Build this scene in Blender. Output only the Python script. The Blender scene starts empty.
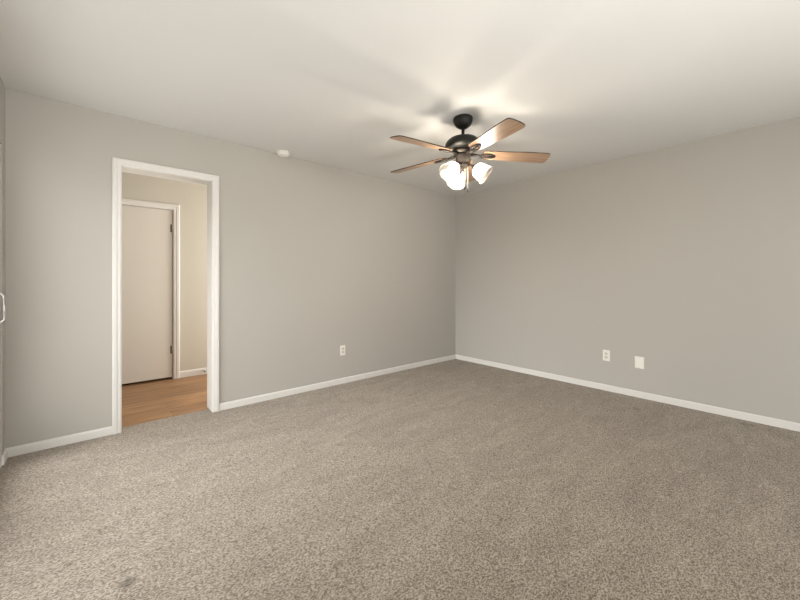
import bpy, bmesh, math, random
from mathutils import Vector, Matrix
random.seed(7)
S = bpy.context.scene
COL = S.collection
PI = math.pi

# ------------------------------------------------------------------ camera
cam_d = bpy.data.cameras.new('camera'); cam = bpy.data.objects.new('camera', cam_d); COL.objects.link(cam)
cam_d.sensor_width = 36.0; cam_d.lens = 355.2/800*36
cam_d.shift_y = -18.9/800; cam_d.clip_start = 0.02
cam.location = (-4.1453, -3.4792, 1.165)
cam.rotation_euler = (PI/2, 0, math.radians(48.888-90))
S.camera = cam
S.view_settings.view_transform = 'Standard'; S.view_settings.look = 'None'
S.view_settings.gamma = 1.0; S.view_settings.use_curve_mapping = False
S.view_settings.exposure = 0.14
S.cycles.use_denoising = True
S.cycles.max_bounces = 12; S.cycles.diffuse_bounces = 8; S.cycles.transparent_max_bounces = 12
S.cycles.caustics_reflective = False; S.cycles.caustics_refractive = False
S.cycles.sample_clamp_indirect = 6.0

# ------------------------------------------------------------------ light
SKY_STRENGTH = 2.3
SKY_COL = (0.97, 0.985, 0.99, 1)
BACK_GROUND, BACK_SKY = 1.7, 0.55
SUN_GLOW = 4.6
BULB_STRENGTH = 540.0
GROUND_STRENGTH, GROUND_COL = 2.1, (0.99, 0.985, 0.96, 1)
BULB_COL = (1.0, 0.94, 0.87, 1)
FILL_W = 58.0
HALL_W = 52.0
w = bpy.data.worlds.new('daylight'); S.world = w; w.use_nodes = True
bg = w.node_tree.nodes['Background']; bg.inputs[0].default_value = SKY_COL
# sky: brighter around the hidden sun, beyond the patio door
_nt = w.node_tree; _tc = _nt.nodes.new('ShaderNodeTexCoord')
_dp = _nt.nodes.new('ShaderNodeVectorMath'); _dp.operation = 'DOT_PRODUCT'; _dp.inputs[1].default_value = Vector((-0.92, -0.05, 0.30)).normalized()
_mx = _nt.nodes.new('ShaderNodeMath'); _mx.operation = 'MAXIMUM'; _mx.inputs[1].default_value = 0.0
_pw = _nt.nodes.new('ShaderNodeMath'); _pw.operation = 'POWER'; _pw.inputs[1].default_value = 6.0
_ma = _nt.nodes.new('ShaderNodeMath'); _ma.operation = 'MULTIPLY_ADD'; _ma.inputs[1].default_value = SKY_STRENGTH*SUN_GLOW; _ma.inputs[2].default_value = SKY_STRENGTH
_nt.links.new(_tc.outputs['Generated'], _dp.inputs[0]); _nt.links.new(_dp.outputs['Value'], _mx.inputs[0])
_nt.links.new(_mx.outputs[0], _pw.inputs[0]); _nt.links.new(_pw.outputs[0], _ma.inputs[0]); 
# below the horizon: added ground glow, lighting the ceiling from below
_sp = _nt.nodes.new('ShaderNodeSeparateXYZ'); _nt.links.new(_tc.outputs['Generated'], _sp.inputs[0])
_up = _nt.nodes.new('ShaderNodeMapRange'); _up.inputs['From Min'].default_value = -0.03; _up.inputs['From Max'].default_value = 0.03
_nt.links.new(_sp.outputs['Z'], _up.inputs['Value'])
_ms = _nt.nodes.new('ShaderNodeMix'); _ms.data_type = 'FLOAT'; _ms.inputs[2].default_value = GROUND_STRENGTH
_nt.links.new(_up.outputs[0], _ms.inputs[0]); _nt.links.new(_ma.outputs[0], _ms.inputs[3]); 
# the sunny side lies beyond the patio door; elsewhere dimmer sky, brighter ground, to balance the light
_sd = _nt.nodes.new('ShaderNodeMapRange'); _sd.interpolation_type = 'SMOOTHSTEP'
_sd.inputs['From Min'].default_value = -0.85; _sd.inputs['From Max'].default_value = 0.0
_nt.links.new(_sp.outputs['X'], _sd.inputs['Value'])
_sf = _nt.nodes.new('ShaderNodeMix'); _sf.data_type = 'FLOAT'; _sf.inputs[2].default_value = BACK_GROUND; _sf.inputs[3].default_value = BACK_SKY
_nt.links.new(_up.outputs[0], _sf.inputs[0])
_ff = _nt.nodes.new('ShaderNodeMix'); _ff.data_type = 'FLOAT'; _ff.inputs[2].default_value = 1.0
_nt.links.new(_sd.outputs[0], _ff.inputs[0]); _nt.links.new(_sf.outputs[0], _ff.inputs[3])
_mm = _nt.nodes.new('ShaderNodeMath'); _mm.operation = 'MULTIPLY'
_nt.links.new(_ms.outputs[0], _mm.inputs[0]); _nt.links.new(_ff.outputs[0], _mm.inputs[1]); _nt.links.new(_mm.outputs[0], bg.inputs[1])
_mc = _nt.nodes.new('ShaderNodeMix'); _mc.data_type = 'RGBA'; _mc.inputs[6].default_value = GROUND_COL; _mc.inputs[7].default_value = SKY_COL
_nt.links.new(_up.outputs[0], _mc.inputs[0]); _nt.links.new(_mc.outputs[2], bg.inputs[0])

XL, YB, H = -4.566, -5.0, 2.44
# added fill light behind the camera, turned up at the ceiling
fl = bpy.data.lights.new('ceiling_fill', 'AREA'); fl.shape = 'DISK'; fl.size = 1.1
fl.energy = FILL_W; fl.color = (1.0, 0.985, 0.96)
fo = bpy.data.objects.new('ceiling_fill', fl); COL.objects.link(fo); fo.location = (-3.35, -4.2, 0.55)
fo.rotation_euler = Vector((-0.12, 0.38, 1.0)).to_track_quat('-Z', 'Y').to_euler()
hl = bpy.data.lights.new('hall_daylight', 'AREA'); hl.shape = 'RECTANGLE'; hl.size = 1.6; hl.size_y = 1.0
hl.energy = HALL_W; hl.color = (1.0, 0.965, 0.91)
ho = bpy.data.objects.new('hall_side_light', hl); COL.objects.link(ho); ho.location = (-1.64, 0.86, 1.25); ho.rotation_euler = (0, PI/2, 0)  # added area light, standing in for daylight from the hall's right

# ------------------------------------------------------------------ materials
def mat(name, col, rough=0.6, spec=0.3, metal=0.0):
    m = bpy.data.materials.new(name); m.use_nodes = True
    b = m.node_tree.nodes['Principled BSDF']
    b.inputs['Base Color'].default_value = (*col, 1); b.inputs['Roughness'].default_value = rough
    b.inputs['Specular IOR Level'].default_value = spec; b.inputs['Metallic'].default_value = metal
    return m
def N(m, t, **kw):
    n = m.node_tree.nodes.new(t)
    for k, v in kw.items():
        if k in n.inputs: n.inputs[k].default_value = v
        else: setattr(n, k, v)
    return n
def L(m, a, b): m.node_tree.links.new(a, b)
def bsdf(m): return m.node_tree.nodes['Principled BSDF']

def paint(name, col, rough=0.75, bump=0.15, scale=260, var=0.03):
    m = mat(name, col, rough, 0.25)
    tc = N(m, 'ShaderNodeTexCoord')
    n1 = N(m, 'ShaderNodeTexNoise', Scale=scale, Detail=2.0); L(m, tc.outputs['Object'], n1.inputs['Vector'])
    bp = N(m, 'ShaderNodeBump', Strength=bump, Distance=0.002)
    L(m, n1.outputs['Fac'], bp.inputs['Height']); L(m, bp.outputs['Normal'], bsdf(m).inputs['Normal'])
    n2 = N(m, 'ShaderNodeTexNoise', Scale=1.3, Detail=3.0); L(m, tc.outputs['Object'], n2.inputs['Vector'])
    r = N(m, 'ShaderNodeMapRange'); r.inputs['To Min'].default_value = 1-var; r.inputs['To Max'].default_value = 1+var
    L(m, n2.outputs['Fac'], r.inputs['Value'])
    mx = N(m, 'ShaderNodeVectorMath', operation='SCALE'); mx.inputs[0].default_value = col
    L(m, r.outputs[0], mx.inputs['Scale']); L(m, mx.outputs[0], bsdf(m).inputs['Base Color'])
    return m
M_WALL = paint('greige_wall_paint', (0.44, 0.418, 0.376))
M_HALL = paint('hall_wall_paint', (0.55, 0.515, 0.445))
M_CEIL = paint('ceiling_paint', (0.655, 0.643, 0.615), 0.9, 0.25, 120, 0.012)
M_TRIM = paint('white_trim_paint', (0.69, 0.67, 0.635), 0.4, 0.1, 60, 0.02)
M_DOOR = paint('cream_door_paint', (0.64, 0.605, 0.545), 0.5, 0.1, 60, 0.02)
M_PLASTIC = mat('white_plastic', (0.80, 0.77, 0.70), 0.35, 0.4)
M_PLASTIC2 = mat('ivory_socket_plastic', (0.66, 0.63, 0.56), 0.4, 0.4)
M_SLOT = mat('dark_slot', (0.03, 0.028, 0.025), 0.6)
M_BRONZE = mat('oil_rubbed_bronze', (0.012, 0.0105, 0.008), 0.45, 0.3, 0.0)
M_PEWTER = mat('brown_pewter', (0.045, 0.035, 0.027), 0.5, 0.3, 0.2)
M_BRASS = mat('aged_metal', (0.13, 0.105, 0.08), 0.5, 0.5, 0.5)
M_STEEL = mat('brushed_steel', (0.55, 0.53, 0.50), 0.35, 0.5, 0.9)
M_ALU = mat('painted_aluminium_frame', (0.42, 0.39, 0.34), 0.45, 0.4)
M_RUBBER = mat('dark_rubber', (0.03, 0.03, 0.03), 0.7)
M_CONC = paint('patio_concrete', (0.45, 0.44, 0.42), 0.9, 0.3, 80, 0.06)

def carpet():
    m = mat('beige_frieze_carpet', (0.4, 0.35, 0.3), 0.95, 0.05)
    tc = N(m, 'ShaderNodeTexCoord')
    # warp so that the tufts twist
    wn = N(m, 'ShaderNodeTexNoise', Scale=35.0, Detail=1.0); L(m, tc.outputs['Object'], wn.inputs['Vector'])
    ws = N(m, 'ShaderNodeVectorMath', operation='SCALE'); ws.inputs['Scale'].default_value = 0.018
    L(m, wn.outputs['Color'], ws.inputs[0])
    wa = N(m, 'ShaderNodeVectorMath', operation='ADD'); L(m, tc.outputs['Object'], wa.inputs[0]); L(m, ws.outputs[0], wa.inputs[1])
    mp = N(m, 'ShaderNodeMapping'); mp.inputs['Rotation'].default_value = (0, 0, 0.75); mp.inputs['Scale'].default_value = (0.75, 1.35, 1)
    L(m, wa.outputs[0], mp.inputs['Vector'])
    nf = N(m, 'ShaderNodeTexNoise', Scale=135.0, Detail=2.5, Roughness=0.55); L(m, mp.outputs[0], nf.inputs['Vector'])
    ng = N(m, 'ShaderNodeTexNoise', Scale=330.0, Detail=1.0); L(m, wa.outputs[0], ng.inputs['Vector'])
    hs = N(m, 'ShaderNodeMath', operation='MULTIPLY_ADD'); L(m, ng.outputs['Fac'], hs.inputs[0]); hs.inputs[1].default_value = 0.35
    L(m, nf.outputs['Fac'], hs.inputs[2])
    # yarn flecks with tuft shade mixed into the colour: light tips, darker twists between
    cr = N(m, 'ShaderNodeValToRGB'); e = cr.color_ramp.elements
    e[0].position = 0.54; e[0].color = (0.190, 0.154, 0.121, 1)
    e[1].position = 0.80; e[1].color = (0.575, 0.505, 0.425, 1)
    k = cr.color_ramp.elements.new(0.66); k.color = (0.350, 0.292, 0.232, 1)
    L(m, hs.outputs[0], cr.inputs['Fac'])
    # vacuum tracks and footprints: the pile leans different ways
    mp2 = N(m, 'ShaderNodeMapping'); mp2.inputs['Rotation'].default_value = (0, 0, 0.25); mp2.inputs['Scale'].default_value = (0.9, 2.6, 1)
    L(m, tc.outputs['Object'], mp2.inputs['Vector'])
    nl = N(m, 'ShaderNodeTexNoise', Scale=2.1, Detail=6.0, Roughness=0.65, Distortion=1.2); L(m, mp2.outputs[0], nl.inputs['Vector'])
    rl = N(m, 'ShaderNodeMapRange'); rl.inputs['From Min'].default_value = 0.3; rl.inputs['From Max'].default_value = 0.7
    rl.inputs['To Min'].default_value = 0.70; rl.inputs['To Max'].default_value = 0.94
    L(m, nl.outputs['Fac'], rl.inputs['Value'])
    sc = N(m, 'ShaderNodeVectorMath', operation='SCALE'); L(m, cr.outputs['Color'], sc.inputs[0]); L(m, rl.outputs[0], sc.inputs['Scale'])
    last = sc.outputs[0]
    # worn stains where they lie on the floor
    for (sx, sy, r, amt) in STAINS:
        off = N(m, 'ShaderNodeVectorMath', operation='SUBTRACT'); off.inputs[1].default_value = (sx, sy, 0)
        L(m, wa.outputs[0], off.inputs[0])
        ln = N(m, 'ShaderNodeVectorMath', operation='LENGTH'); L(m, off.outputs[0], ln.inputs[0])
        rr = N(m, 'ShaderNodeMapRange', interpolation_type='SMOOTHSTEP'); rr.inputs['From Min'].default_value = r*0.3; rr.inputs['From Max'].default_value = r
        rr.inputs['To Min'].default_value = amt; rr.inputs['To Max'].default_value = 1.0
        L(m, ln.outputs['Value'], rr.inputs['Value'])
        s2 = N(m, 'ShaderNodeVectorMath', operation='SCALE'); L(m, last, s2.inputs[0]); L(m, rr.outputs[0], s2.inputs['Scale'])
        last = s2.outputs[0]
    L(m, last, bsdf(m).inputs['Base Color'])
    bp = N(m, 'ShaderNodeBump', Strength=1.0, Distance=0.006)
    L(m, hs.outputs[0], bp.inputs['Height']); L(m, bp.outputs['Normal'], bsdf(m).inputs['Normal'])
    bsdf(m).inputs['Sheen Weight'].default_value = 0.15
    return m
STAINS = [(-4.028, -1.748, 0.045, 0.55), (-0.39, -2.45, 0.06, 0.78), (-0.20, -1.78, 0.05, 0.85), (-0.12, -3.15, 0.06, 0.72)]
M_CARPET = carpet()

def wood_floor():
    m = mat('oak_plank_floor', (0.4, 0.22, 0.1), 0.42, 0.4)
    tc = N(m, 'ShaderNodeTexCoord')
    br = N(m, 'ShaderNodeTexBrick', Scale=1.0); br.offset = 0.37
    br.inputs['Brick Width'].default_value = 1.2; br.inputs['Row Height'].default_value = 0.15
    br.inputs['Mortar Size'].default_value = 0.0012; br.inputs['Mortar Smooth'].default_value = 0.2
    br.inputs['Color1'].default_value = (0.35, 0.205, 0.105, 1); br.inputs['Color2'].default_value = (0.25, 0.142, 0.074, 1)
    br.inputs['Mortar'].default_value = (0.12, 0.06, 0.03, 1)
    L(m, tc.outputs['Object'], br.inputs['Vector'])
    mp = N(m, 'ShaderNodeMapping'); mp.inputs['Scale'].default_value = (1.6, 22, 1); L(m, tc.outputs['Object'], mp.inputs['Vector'])
    n = N(m, 'ShaderNodeTexNoise', Scale=1.6, Detail=6.0, Roughness=0.6, Distortion=0.6); L(m, mp.outputs[0], n.inputs['Vector'])
    cr = N(m, 'ShaderNodeValToRGB'); e = cr.color_ramp.elements
    e[0].position = 0.34; e[0].color = (0.60, 0.53, 0.46, 1); e[1].position = 0.66; e[1].color = (1.38, 1.34, 1.25, 1)
    L(m, n.outputs['Fac'], cr.inputs['Fac'])
    mx = N(m, 'ShaderNodeVectorMath', operation='MULTIPLY'); L(m, br.outputs['Color'], mx.inputs[0]); L(m, cr.outputs['Color'], mx.inputs[1])
    L(m, mx.outputs[0], bsdf(m).inputs['Base Color'])
    return m
M_WOOD = wood_floor()

def blade_wood():
    m = mat('blade_oak_veneer', (0.3, 0.15, 0.07), 0.35, 0.5)
    tc = N(m, 'ShaderNodeTexCoord')
    mp = N(m, 'ShaderNodeMapping'); mp.inputs['Scale'].default_value = (3, 55, 3); L(m, tc.outputs['Object'], mp.inputs['Vector'])
    n = N(m, 'ShaderNodeTexNoise', Scale=1.5, Detail=5.0, Distortion=0.8); L(m, mp.outputs[0], n.inputs['Vector'])
    cr = N(m, 'ShaderNodeValToRGB'); e = cr.color_ramp.elements
    e[0].position = 0.3; e[0].color = (0.20, 0.115, 0.068, 1); e[1].position = 0.7; e[1].color = (0.37, 0.245, 0.155, 1)
    L(m, n.outputs['Fac'], cr.inputs['Fac']); L(m, cr.outputs['Color'], bsdf(m).inputs['Base Color'])
    return m
M_BLADE = blade_wood()
M_IRON = mat('dark_iron', (0.014, 0.011, 0.009), 0.65, 0.12, 0.0)
M_EDGE = mat('dark_blade_edge', (0.035, 0.022, 0.015), 0.5)

def emis(name, col, s):
    m = bpy.data.materials.new(name); m.use_nodes = True; nt = m.node_tree
    nt.nodes.remove(bsdf(m)); e = N(m, 'ShaderNodeEmission'); e.inputs[0].default_value = col; e.inputs[1].default_value = s
    L(m, e.outputs[0], nt.nodes['Material Output'].inputs['Surface']); return m
M_BULB = emis('glowing_bulb', BULB_COL, BULB_STRENGTH)
def shade_glass():
    m = bpy.data.materials.new('frosted_shade_glass'); m.use_nodes = True; nt = m.node_tree; nt.nodes.remove(bsdf(m))
    tr = N(m, 'ShaderNodeBsdfTransparent'); tr.inputs[0].default_value = (1, 0.98, 0.94, 1)
    tl = N(m, 'ShaderNodeBsdfTranslucent'); tl.inputs[0].default_value = (0.9, 0.87, 0.8, 1)
    gl = N(m, 'ShaderNodeBsdfGlossy'); gl.inputs['Roughness'].default_value = 0.12
    a = N(m, 'ShaderNodeMixShader'); a.inputs[0].default_value = 0.42; L(m, tr.outputs[0], a.inputs[1]); L(m, tl.outputs[0], a.inputs[2])
    fr = N(m, 'ShaderNodeLayerWeight', Blend=0.25)
    b = N(m, 'ShaderNodeMixShader'); fk = N(m, 'ShaderNodeMath', operation='MULTIPLY'); fk.inputs[1].default_value = 0.35; L(m, fr.outputs['Fresnel'], fk.inputs[0]); L(m, fk.outputs[0], b.inputs[0]); L(m, a.outputs[0], b.inputs[1]); L(m, gl.outputs[0], b.inputs[2])
    L(m, b.outputs[0], nt.nodes['Material Output'].inputs['Surface']); return m
M_SHADE = shade_glass()
def pane_glass():
    m = bpy.data.materials.new('window_glass'); m.use_nodes = True; nt = m.node_tree; nt.nodes.remove(bsdf(m))
    tr = N(m, 'ShaderNodeBsdfTransparent'); gl = N(m, 'ShaderNodeBsdfGlossy'); gl.inputs['Roughness'].default_value = 0.0
    lw = N(m, 'ShaderNodeLayerWeight', Blend=0.5); p5 = N(m, 'ShaderNodeMath', operation='POWER'); p5.inputs[1].default_value = 5.0
    fr = N(m, 'ShaderNodeMath', operation='MULTIPLY_ADD'); fr.inputs[1].default_value = 0.9; fr.inputs[2].default_value = 0.03
    L(m, lw.outputs['Facing'], p5.inputs[0]); L(m, p5.outputs[0], fr.inputs[0]); b = N(m, 'ShaderNodeMixShader')
    L(m, fr.outputs[0], b.inputs[0]); L(m, tr.outputs[0], b.inputs[1]); L(m, gl.outputs[0], b.inputs[2])
    L(m, b.outputs[0], nt.nodes['Material Output'].inputs['Surface']); return m
M_GLASS = pane_glass()

# ------------------------------------------------------------------ helpers
def obj(name, bm, m, parent=None, smooth=False, kind=None, bevel=0.0, ms=None):
    me = bpy.data.meshes.new(name); bm.normal_update(); bm.to_mesh(me); bm.free()
    for x in (ms or [m]): me.materials.append(x)
    o = bpy.data.objects.new(name, me); COL.objects.link(o)
    if parent: o.parent = parent
    if kind: o['kind'] = kind
    if smooth:
        for p in me.polygons: p.use_smooth = True
    if bevel:
        md = o.modifiers.new('bevel', 'BEVEL'); md.width = bevel; md.segments = 2; md.limit_method = 'ANGLE'
    return o
def box(bm, a, b):
    xs = sorted((a[0], b[0])); ys = sorted((a[1], b[1])); zs = sorted((a[2], b[2]))
    v = [bm.verts.new((x, y, z)) for x in xs for y in ys for z in zs]
    for q in ((0,1,3,2), (4,6,7,5), (0,4,5,1), (2,3,7,6), (0,2,6,4), (1,5,7,3)): bm.faces.new([v[i] for i in q])
def boxes(*bs):
    bm = bmesh.new()
    for a, b in bs: box(bm, a, b)
    return bm
def lathe(bm, prof, seg=32, mtx=Matrix(), closed=False):
    rings = []
    for r, z in prof:
        if r < 1e-6: rings.append([bm.verts.new(mtx @ Vector((0, 0, z)))])
        else: rings.append([bm.verts.new(mtx @ Vector((r*math.cos(2*PI*i/seg), r*math.sin(2*PI*i/seg), z))) for i in range(seg)])
    prs = list(zip(rings, rings[1:]))
    if closed: prs.append((rings[-1], rings[0]))
    for a, b in prs:
        for i in range(seg):
            j = (i+1) % seg
            if len(a) == 1 and len(b) == 1: continue
            if len(a) == 1: bm.faces.new((a[0], b[i], b[j]))
            elif len(b) == 1: bm.faces.new((a[i], b[0], a[j]))
            else: bm.faces.new((a[i], b[i], b[j], a[j]))
    bmesh.ops.recalc_face_normals(bm, faces=bm.faces)
def lathe_obj(name, prof, m, parent=None, seg=32, mtx=Matrix(), **k):
    bm = bmesh.new(); lathe(bm, prof, seg, mtx); return obj(name, bm, m, parent, smooth=True, **k)
def tube(bm, pts, r, seg=8, closed=False):
    pts = [Vector(p) for p in pts]; n = len(pts); rings = []
    rr = r if isinstance(r, (list, tuple)) else [r]*n
    for i, p in enumerate(pts):
        a = pts[(i-1) % n] if (closed or i > 0) else p; b = pts[(i+1) % n] if (closed or i < n-1) else p
        t = (b-a).normalized(); u = t.cross(Vector((0, 0, 1)))
        if u.length < 1e-3: u = t.cross(Vector((0, 1, 0)))
        u.normalize(); v = t.cross(u)
        rings.append([bm.verts.new(p + rr[i]*(math.cos(2*PI*k/seg)*u + math.sin(2*PI*k/seg)*v)) for k in range(seg)])
    m = n if closed else n-1
    for i in range(m):
        a, b = rings[i], rings[(i+1) % n]
        for k in range(seg): bm.faces.new((a[k], a[(k+1) % seg], b[(k+1) % seg], b[k]))
    if not closed:
        bm.faces.new(rings[0][::-1]); bm.faces.new(rings[-1])
    bmesh.ops.recalc_face_normals(bm, faces=bm.faces)
def struct(name, bm, m, parent=None, **k): return obj(name, bm, m, parent, kind=None if parent else 'structure', **k)
def empty(name, loc, rot=(0, 0, 0), parent=None):
    o = bpy.data.objects.new(name, None); COL.objects.link(o); o.location = loc; o.rotation_euler = rot
    o.empty_display_size = 0.1
    if parent: o.parent = parent
    return o
def tag(o, label, cat, group=None):
    o['label'] = label; o['category'] = cat
    if group: o['group'] = group
def sweep(bm, path, outs, prof, to3):
    """mitred moulding: profile (w, t) swept along a path of points with outward directions"""
    rings = []
    for p, o_ in zip(path, outs):
        rings.append([bm.verts.new(to3(p[0]+w_*o_[0], p[1]+w_*o_[1], t_)) for w_, t_ in prof])
    n = len(prof)
    for a, b in zip(rings, rings[1:]):
        for i in range(n): bm.faces.new((a[i], a[(i+1) % n], b[(i+1) % n], b[i]))
    bm.faces.new(rings[0]); bm.faces.new(rings[-1][::-1])
    bmesh.ops.recalc_face_normals(bm, faces=bm.faces)

# ------------------------------------------------------------------ room shell
T = 0.18
OXL, OXR, OZ = -3.961, -3.328, 2.052        # clear doorway to the hall
J = 0.018
PY0, PY1, PZ = -0.135, -2.18, 2.03          # patio door opening in the left wall
HY = 1.525                                   # hall's far wall
HXL, HXR = -5.2, -1.6
WX0, WX1, WZ0, WZ1 = -4.2, -0.3, 0.45, 2.12  # added window behind the camera, for daylight
E_ = 0.12
struct('ceiling', boxes(((HXL-E_, YB-E_, H), (E_, HY+E_, H+0.1))), M_CEIL)
struct('floor', boxes(((XL, YB, -0.03), (0, 0, 0)), ((OXL-J, 0, -0.03), (OXR+J, 0.105, 0))), M_CARPET)
struct('floor_hall', boxes(((HXL, 0.105, -0.04), (HXR, HY+T, -0.008))), M_WOOD)
o = struct('wall_door', boxes(((XL-E_, 0, -0.04), (OXL-J, T, H)), ((OXR+J, 0, -0.04), (E_, T, H)), ((OXL-J, 0, OZ+J), (OXR+J, T, H))), M_WALL)
struct('wall_right', boxes(((0, YB-E_, -0.04), (E_, 0, H))), M_WALL)
struct('wall_left', boxes(((XL-E_, PY0, -0.04), (XL, 0, H)), ((XL-E_, YB-E_, -0.04), (XL, PY1, H)), ((XL-E_, PY1, PZ), (XL, PY0, H))), M_WALL)
struct('wall_back', boxes(((XL, YB-E_, -0.04), (WX0, YB, H)), ((WX1, YB-E_, -0.04), (0, YB, H)),
                          ((WX0, YB-E_, -0.04), (WX1, YB, WZ0)), ((WX0, YB-E_, WZ1), (WX1, YB, H))), M_WALL)
# hall shell; its far wall has a doorway
DX0, DX1, DZ = -4.17, -3.396, 2.018
struct('wall_hall_far', boxes(((HXL, HY, -0.04), (DX0-0.02, HY+T, H)), ((DX1+0.02, HY, -0.04), (HXR, HY+T, H)), ((DX0-0.02, HY, DZ+0.02), (DX1+0.02, HY+T, H)),
                              ((DX0-0.02, HY+T-0.02, -0.04), (DX1+0.02, HY+T, DZ+0.02))), M_HALL)
struct('wall_hall_left', boxes(((HXL-E_, 0, -0.04), (HXL, HY+T, H))), M_HALL)
struct('wall_hall_right', boxes(((HXR, T, -0.04), (HXR+E_, HY+T, H))), M_HALL)
struct('wall_hall_near', boxes(((HXL, 0, -0.04), (XL-E_, T, H))), M_HALL)

# doorway lining, casings on both sides
CAS = [(0.0, 0.0), (0.0, 0.010), (0.006, 0.013), (0.022, 0.013), (0.026, 0.017), (0.044, 0.017), (0.050, 0.012), (0.050, 0.0)]
def casing(name, xl, xr, zt, y0, sgn, width=1.0, m=M_TRIM):
    bm = bmesh.new()
    prof = [(a*width, b) for a, b in CAS]
    z0 = 0.0 if y0 <= 0 else -0.008
    sweep(bm, [(xl, z0), (xl, zt), (xr, zt), (xr, z0)], [(-1, 0), (-1, 1), (1, 1), (1, 0)], prof, lambda a, b, t: (a, y0+sgn*t, b))
    return struct(name, bm, m)
casing('trim_1', OXL-0.003, OXR+0.003, OZ+0.004, 0.0, -1, 1.08)
casing('trim_2', OXL-0.003, OXR+0.003, OZ+0.004, T, 1, 1.08)
bm = boxes(((OXL-J, 0, 0), (OXL, T, OZ)), ((OXR, 0, 0), (OXR+J, T, OZ)), ((OXL-J, 0, OZ), (OXR+J, T, OZ+J)))
struct('trim_3', bm, M_TRIM, bevel=0.0015)
# baseboards
BB = [(0, 0), (0, 0.011), (0.050, 0.011), (0.058, 0.008), (0.062, 0.003), (0.062, 0)]
def base(name, p0, p1, nrm, z0=0.0, m=M_TRIM, hgt=1.0, e0=(0, 0), e1=(0, 0)):
    bm = bmesh.new(); rings = []
    for p, e in ((p0, e0), (p1, e1)):
        rings.append([bm.verts.new((p[0]+nrm[0]*t+e[0]*t, p[1]+nrm[1]*t+e[1]*t, z0+h*hgt)) for h, t in BB])
    n = len(BB)
    for i in range(n): bm.faces.new((rings[0][i], rings[0][(i+1) % n], rings[1][(i+1) % n], rings[1][i]))
    bm.faces.new(rings[0]); bm.faces.new(rings[1][::-1]); bmesh.ops.recalc_face_normals(bm, faces=bm.faces)
    return struct(name, bm, m)
CW = 0.057
base('baseboard_door_left', (XL, 0), (OXL-CW, 0), (0, -1), e0=(1, 0))
base('baseboard_door_right', (OXR+CW, 0), (0, 0), (0, -1), e1=(-1, 0))
base('baseboard_right', (0, 0), (0, YB), (-1, 0), e0=(0, -1), e1=(0, 1))
base('baseboard_left_corner', (XL, 0), (XL, PY0), (1, 0), e0=(0, -1))
base('baseboard_left', (XL, PY1), (XL, YB), (1, 0), e1=(0, 1))
base('baseboard_back', (XL, YB), (0, YB), (0, 1), e0=(1, 0), e1=(-1, 0))
base('baseboard_hall', (DX1+0.069, HY), (HXR, HY), (0, -1), z0=-0.008, hgt=1.25)
base('baseboard_hall_left', (HXL, HY), (DX0-0.069, HY), (0, -1), z0=-0.008, hgt=1.25)

# hall door: flat slab hung in a cased frame, hinges on its right
casing('trim_4', DX0-0.006, DX1+0.006, DZ+0.004, HY, -1, 1.26)
d = struct('door_1', boxes(((DX0+0.003, HY+0.010, 0.016), (DX1-0.004, HY+0.045, DZ-0.004))), M_DOOR, bevel=0.0015)
d['label'] = 'closed flat cream door across the hall'
struct('trim_5', boxes(((DX0-0.018, HY, -0.008), (DX0, HY+0.1, DZ+0.018)), ((DX1, HY, -0.008), (DX1+0.018, HY+0.1, DZ+0.018)), ((DX0, HY, DZ), (DX1, HY+0.1, DZ+0.018))), M_TRIM)
for z in (1.80, 0.345):
    bm = bmesh.new()
    lathe(bm, [(0, -0.046), (0.0065, -0.045), (0.0065, 0.045), (0, 0.046)], 12, Matrix.Translation((DX1-0.001, HY+0.003, z)))
    obj('hinge', bm, M_TRIM, d, smooth=True)
    obj('hinge_leaf', boxes(((DX1-0.026, HY+0.0065, z-0.048), (DX1-0.005, HY+0.011, z+0.045))), M_BRASS, d)
bm = bmesh.new(); lathe(bm, [(0, 0), (0.030, 0), (0.030, 0.006), (0.011, 0.012), (0.011, 0.035), (0.026, 0.045), (0.028, 0.06), (0.018, 0.072), (0, 0.074)], 20,
      Matrix.Translation((DX0+0.07, HY+0.010, 0.95)) @ Matrix.Rotation(PI/2, 4, 'X'))
obj('door_knob', bm, M_BRASS, d, smooth=True)

# spring doorstop on the hall baseboard
t = empty('doorstop', (-3.070, HY-0.0135, 0.042), (PI/2, 0, 0))
tag(t, 'small spring doorstop on the white hall baseboard seen through the doorway', 'doorstop')
lathe_obj('mounting_plate', [(0, 0), (0.012, 0), (0.011, 0.004), (0.006, 0.006), (0, 0.006)], M_STEEL, t, 16)
bm = bmesh.new(); tube(bm, [(0.0045*math.cos(k*0.7), 0.0045*math.sin(k*0.7), 0.005+k*0.0006) for k in range(92)], 0.0013, 5)
obj('spring', bm, M_STEEL, t, smooth=True)
lathe_obj('rubber_tip', [(0, 0.058), (0.0075, 0.058), (0.008, 0.068), (0.006, 0.073), (0, 0.074)], M_RUBBER, t, 14)

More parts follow.
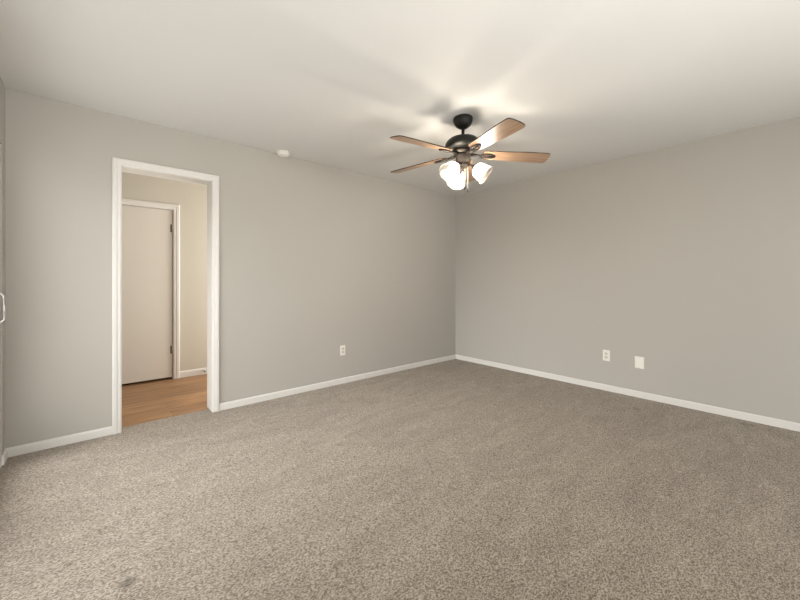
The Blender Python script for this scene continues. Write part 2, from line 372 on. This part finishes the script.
# ------------------------------------------------------------------ sliding patio door in the left wall
XF = XL-0.075                                   # frame centre plane
fr = boxes(((XL-0.115, PY0, 0), (XL-0.012, PY0-0.035, PZ)), ((XL-0.115, PY1, 0), (XL-0.012, PY1+0.035, PZ)),
           ((XL-0.115, PY1+0.035, PZ-0.035), (XL-0.012, PY0-0.035, PZ)), ((XL-0.115, PY1+0.035, -0.01), (XL-0.012, PY0-0.035, 0.03)))
pd = struct('door_2', fr, M_ALU, bevel=0.002)
def sash(name, y0, y1, x):
    ya, yb = max(y0, y1), min(y0, y1); z0, z1 = 0.032, PZ-0.037
    a = obj(name, boxes(((x-0.016, ya, z0), (x+0.016, ya-0.06, z1)), ((x-0.016, yb+0.06, z0), (x+0.016, yb, z1)),
                        ((x-0.016, ya-0.06, z0), (x+0.016, yb+0.06, z0+0.08)), ((x-0.016, ya-0.06, z1-0.06), (x+0.016, yb+0.06, z1))), M_ALU, pd, bevel=0.0015)
    obj('glass_pane', boxes(((x-0.002, ya-0.06, z0+0.08), (x+0.002, yb+0.06, z1-0.06))), M_GLASS, a)
    return a
s1 = sash('sliding_panel', PY0-0.037, -1.15, XL-0.043)
sash('fixed_panel', -1.11, PY1+0.037, XL-0.088)
bm = bmesh.new()
hx, hy = XL-0.027, PY0-0.066
tube(bm, [(hx, hy, 1.09), (hx+0.03, hy, 1.092), (hx+0.045, hy, 1.075), (hx+0.047, hy, 1.0), (hx+0.045, hy, 0.925), (hx+0.03, hy, 0.908), (hx, hy, 0.91)], 0.007, 8)
obj('door_handle', bm, M_STEEL, s1, smooth=True)

# unseen window behind the camera, added to bring in daylight
wf = boxes(((WX0, YB-0.10, WZ0), (WX0+0.05, YB-0.03, WZ1)), ((WX1-0.05, YB-0.10, WZ0), (WX1, YB-0.03, WZ1)),
           ((WX0+0.05, YB-0.10, WZ0), (WX1-0.05, YB-0.03, WZ0+0.05)), ((WX0+0.05, YB-0.10, WZ1-0.05), (WX1-0.05, YB-0.03, WZ1)),
           (((WX0+WX1)/2-0.025, YB-0.10, WZ0+0.05), ((WX0+WX1)/2+0.025, YB-0.03, WZ1-0.05)))
wo = struct('added_window_1', wf, M_TRIM)
obj('pane', boxes(((WX0+0.05, YB-0.067, WZ0+0.05), ((WX0+WX1)/2-0.025, YB-0.063, WZ1-0.05)), (((WX0+WX1)/2+0.025, YB-0.067, WZ0+0.05), (WX1-0.05, YB-0.063, WZ1-0.05))), M_GLASS, wo)

# ------------------------------------------------------------------ wall plates
def outlet(name, loc, rotz, label):
    t = empty(name, loc, (0, 0, rotz))          # local -y faces the room
    tag(t, label, 'outlet')
    obj('cover_plate', boxes(((-0.035, -0.006, -0.0575), (0.035, 0, 0.0575))), M_PLASTIC, t, bevel=0.003)
    for s in (-1, 1):
        bm = bmesh.new(); n = 20; ring = []
        for y in (-0.0055, -0.0085):
            ring.append([bm.verts.new((max(-0.0165, min(0.0165, 0.0185*math.cos(2*PI*i/n))), y, s*0.0195 + 0.0145*math.sin(2*PI*i/n))) for i in range(n)])
        bm.faces.new(ring[1])
        for i in range(n): bm.faces.new((ring[0][i], ring[0][(i+1) % n], ring[1][(i+1) % n], ring[1][i]))
        bmesh.ops.recalc_face_normals(bm, faces=bm.faces)
        r = obj('socket', bm, M_PLASTIC2, t)
        zc = s*0.0195
        bs = boxes(((-0.0085, -0.0092, zc-0.001), (-0.0055, -0.008, zc+0.008)), ((0.0055, -0.0092, zc-0.001), (0.0085, -0.008, zc+0.007)))
        lathe(bs, [(0, 0), (0.0028, 0), (0.0028, 0.0012), (0, 0.0012)], 10, Matrix.Translation((0, -0.0080, zc-0.007)) @ Matrix.Rotation(PI/2, 4, 'X'))
        obj('slot', bs, M_SLOT, r)
    lathe_obj('screw', [(0, 0), (0.0035, 0), (0.003, 0.0012), (0, 0.0015)], M_STEEL, t, 10, Matrix.Translation((0, -0.006, 0)) @ Matrix.Rotation(PI/2, 4, 'X'))
    return t
outlet('wall_outlet', (-1.977, 0, 0.3765), 0, 'white duplex power outlet on the wall with the doorway')
outlet('wall_outlet', (0, -2.074, 0.374), -PI/2, 'white duplex power outlet on the right wall, left of the blank plate')
t = empty('blank_plate', (0, -2.377, 0.350), (0, 0, -PI/2))
tag(t, 'larger plain white cover plate on the right wall, right of the outlet', 'wall plate')
obj('cover_plate', boxes(((-0.041, -0.010, -0.0585), (0.041, 0, 0.0585))), M_PLASTIC, t, bevel=0.003)
obj('front_panel', boxes(((-0.033, -0.0125, -0.048), (0.033, -0.0095, 0.040))), M_PLASTIC, t, bevel=0.0012)
for z in (-0.0530, 0.0490):
    lathe_obj('screw', [(0, 0), (0.0035, 0), (0.003, 0.0012), (0, 0.0015)], M_STEEL, t, 10, Matrix.Translation((0, -0.010, z)) @ Matrix.Rotation(PI/2, 4, 'X'))

# ------------------------------------------------------------------ smoke detector
t = empty('smoke_detector', (-2.705, -0.072, H))
tag(t, 'round white smoke detector on the ceiling beside the wall with the doorway', 'smoke detector')
lathe_obj('mounting_base', [(0, 0), (0.064, 0), (0.064, -0.008), (0, -0.010)], M_PLASTIC, t, 36)
lathe_obj('cover', [(0, -0.008), (0.060, -0.008), (0.061, -0.020), (0.054, -0.030), (0.040, -0.037), (0, -0.038)], M_PLASTIC, t, 36)
lathe_obj('test_button', [(0, -0.037), (0.011, -0.037), (0.010, -0.041), (0, -0.041)], M_PLASTIC2, t, 16, Matrix.Translation((0.022, -0.02, 0.001)))

# ------------------------------------------------------------------ ceiling fan
FAN = (-1.948, -1.711, H)
RZ = math.radians(48.888-90)                    # the fan's own zero angle
fan = empty('ceiling_fan', FAN, (0, 0, RZ))
tag(fan, 'bronze ceiling fan with five brown wooden blades and three lit glass shades', 'ceiling fan')
lathe_obj('canopy', [(0, 0), (0.072, 0), (0.075, -0.006), (0.075, -0.022), (0.070, -0.040), (0.058, -0.060), (0.038, -0.077), (0.020, -0.084), (0, -0.085)], M_BRONZE, fan, 40)
lathe_obj('downrod', [(0.0125, -0.082), (0.0125, -0.125), (0.016, -0.130), (0.030, -0.150), (0.031, -0.158), (0, -0.158)], M_BRONZE, fan, 24)
mh = lathe_obj('motor_housing', [(0, -0.150), (0.045, -0.151), (0.075, -0.156), (0.105, -0.168), (0.127, -0.186), (0.138, -0.206), (0.140, -0.226), (0.132, -0.240), (0.105, -0.250), (0.080, -0.254), (0, -0.254)], M_BRONZE, fan, 48)
lathe_obj('flywheel', [(0, -0.252), (0.070, -0.252), (0.078, -0.262), (0.078, -0.276), (0.062, -0.284), (0, -0.284)], M_PEWTER, fan, 36)
lathe_obj('switch_housing', [(0, -0.280), (0.056, -0.281), (0.058, -0.300), (0.058, -0.335), (0.050, -0.352), (0.030, -0.360), (0, -0.361)], M_PEWTER, fan, 36)
HUBZ, TIPZ = -0.284, -0.311
R0, R1 = 0.150, 0.672
droop = math.atan2(TIPZ-HUBZ, R1-0.08)
# blade in its own frame: x outward, y sideways
def blade_mesh():
    pts = []
    def hw(r): return 0.052 + 0.017*min(1, (r-R0)/0.36)
    n = 12
    for i in range(n+1): r = R0+0.02 + (R1-0.055-R0-0.02)*i/n; pts.append((r, -hw(r)))
    c = 10
    for i in range(1, c+1):                       # rounded tip
        a = -PI/2 + PI*i/(c+1)
        e = 0.42
        x = R1-0.055 + 0.055*abs(math.cos(a))**e; y = 0.069*math.copysign(abs(math.sin(a))**0.6, math.sin(a))
        pts.append((x, y))
    for i in range(n, -1, -1): r = R0+0.02 + (R1-0.055-R0-0.02)*i/n; pts.append((r, hw(r)))
    pts += [(R0+0.004, 0.036), (R0, 0.02), (R0, -0.02), (R0+0.004, -0.036)]
    bm = bmesh.new(); th = 0.0035
    bot = [bm.verts.new((x, y, -th)) for x, y in pts]; top = [bm.verts.new((x, y, th)) for x, y in pts]
    f0 = bm.faces.new(bot[::-1]); f1 = bm.faces.new(top); m = len(pts)
    f0.material_index = 0; f1.material_index = 1
    for i in range(m):
        f = bm.faces.new((bot[i], bot[(i+1) % m], top[(i+1) % m], top[i])); f.material_index = 1
    return bm
def iron_mesh():
    bm = bmesh.new()
    # arm out of the flywheel
    tube(bm, [(0.060, 0, -0.004), (0.095, 0, -0.006), (0.125, 0, -0.010), (0.145, 0, -0.011)], [0.013, 0.011, 0.009, 0.008], 10)
    # open loop under the blade root
    z = -0.0105; lp = []
    for i in range(28):
        a = 2*PI*i/28
        x = 0.192 + 0.058*math.cos(a); y = 0.026*math.sin(a)*(1.0-0.25*math.cos(a)) ; lp.append((x, y, z))
    tube(bm, lp, 0.0065, 8, closed=True)
    tube(bm, [(0.135, 0, z), (0.165, 0, z), (0.240, 0, z)], [0.006, 0.0045, 0.0045], 8)
    return bm
proto = None
A0 = math.radians(1.3)
for k in range(5):
    a = A0 - k*2*PI/5
    rot = Matrix.Rotation(a, 4, 'Z') @ Matrix.Rotation(-droop, 4, 'Y') @ Matrix.Rotation(math.radians(-12), 4, 'X')
    # hinge about the hub
    mt = Matrix.Translation((0, 0, HUBZ+0.004)) @ rot
    if proto is None:
        b = obj('blade', blade_mesh(), M_BLADE, fan, ms=[M_BLADE, M_EDGE]); ir = obj('blade_iron', iron_mesh(), M_IRON, b, smooth=True)
        proto = (b, ir)
    else:
        b = proto[0].copy(); COL.objects.link(b); b.parent = fan
        ir = proto[1].copy(); COL.objects.link(ir); ir.parent = b
    b.matrix_local = mt
# light kit: three arms, sockets and glass shades
lathe_obj('light_fitter', [(0, -0.358), (0.036, -0.358), (0.042, -0.366), (0.040, -0.382), (0.022, -0.394), (0.010, -0.400), (0.010, -0.416), (0, -0.420)], M_PEWTER, fan, 28)
TILT = math.radians(53)                          # shade axis away from straight down
for deg in (-20, 100, -140):
    a = math.radians(deg); u = Vector((math.cos(a), math.sin(a), 0))
    p0 = Vector((0, 0, -0.372)) + u*0.035; p1 = Vector((0, 0, -0.374)) + u*0.062; p2 = Vector((0, 0, -0.390)) + u*0.078
    ax = (u*math.sin(TILT) + Vector((0, 0, -math.cos(TILT)))).normalized()
    bm = bmesh.new(); tube(bm, [p0, p1, p2], [0.010, 0.009, 0.010], 10)
    arm = obj('light_arm', bm, M_PEWTER, fan, smooth=True)
    q = ax.to_track_quat('Z', 'Y').to_matrix().to_4x4(); mt = Matrix.Translation(p2) @ q
    lathe_obj('socket_cup', [(0, -0.006), (0.018, -0.004), (0.024, 0.008), (0.024, 0.026), (0.0, 0.027)], M_PEWTER, arm, 20, mt)
    bm = bmesh.new()
    prof = [(0.023, 0.016), (0.031, 0.021), (0.048, 0.032), (0.057, 0.050), (0.060, 0.075), (0.065, 0.102), (0.074, 0.124)]
    inner = [(r-0.0025, z) for r, z in prof]
    lathe(bm, prof + inner[::-1], 32, mt, closed=True)
    bm.verts.index_update(); n_ = len(prof)
    for e_ in bm.edges:                          # crisp rim and neck
        ra = {v_.index//32 for v_ in e_.verts}
        if ra <= {n_-1, n_} or ra <= {0, 2*n_-1}: e_.smooth = False
    obj('lamp_shade', bm, M_SHADE, arm, smooth=True)
    bm = bmesh.new()
    lathe(bm, [(0.0, 0.027), (0.012, 0.029), (0.014, 0.040), (0.024, 0.056), (0.028, 0.070), (0.024, 0.086), (0.012, 0.095), (0, 0.097)], 16, mt)
    obj('bulb', bm, M_BULB, arm, smooth=True)
for (dx, dy, z1, nm) in ((0.018, 0.012, -0.522, 'pull_chain'), (0.034, -0.010, -0.545, 'pull_chain')):
    bm = bmesh.new()
    z = -0.388
    tube(bm, [(dx, dy, -0.365), (dx, dy, z1)], 0.0014, 6)
    while z > z1:
        bmesh.ops.create_uvsphere(bm, u_segments=6, v_segments=4, radius=0.0024, matrix=Matrix.Translation((dx, dy, z))); z -= 0.0058
    c = obj(nm, bm, M_STEEL, fan, smooth=True)
    lathe_obj('chain_fob', [(0, z1+0.002), (0.003, z1), (0.007, z1-0.014), (0.007, z1-0.030), (0.003, z1-0.038), (0, z1-0.039)], M_BRONZE, c, 12, Matrix.Translation((dx, dy, 0)))
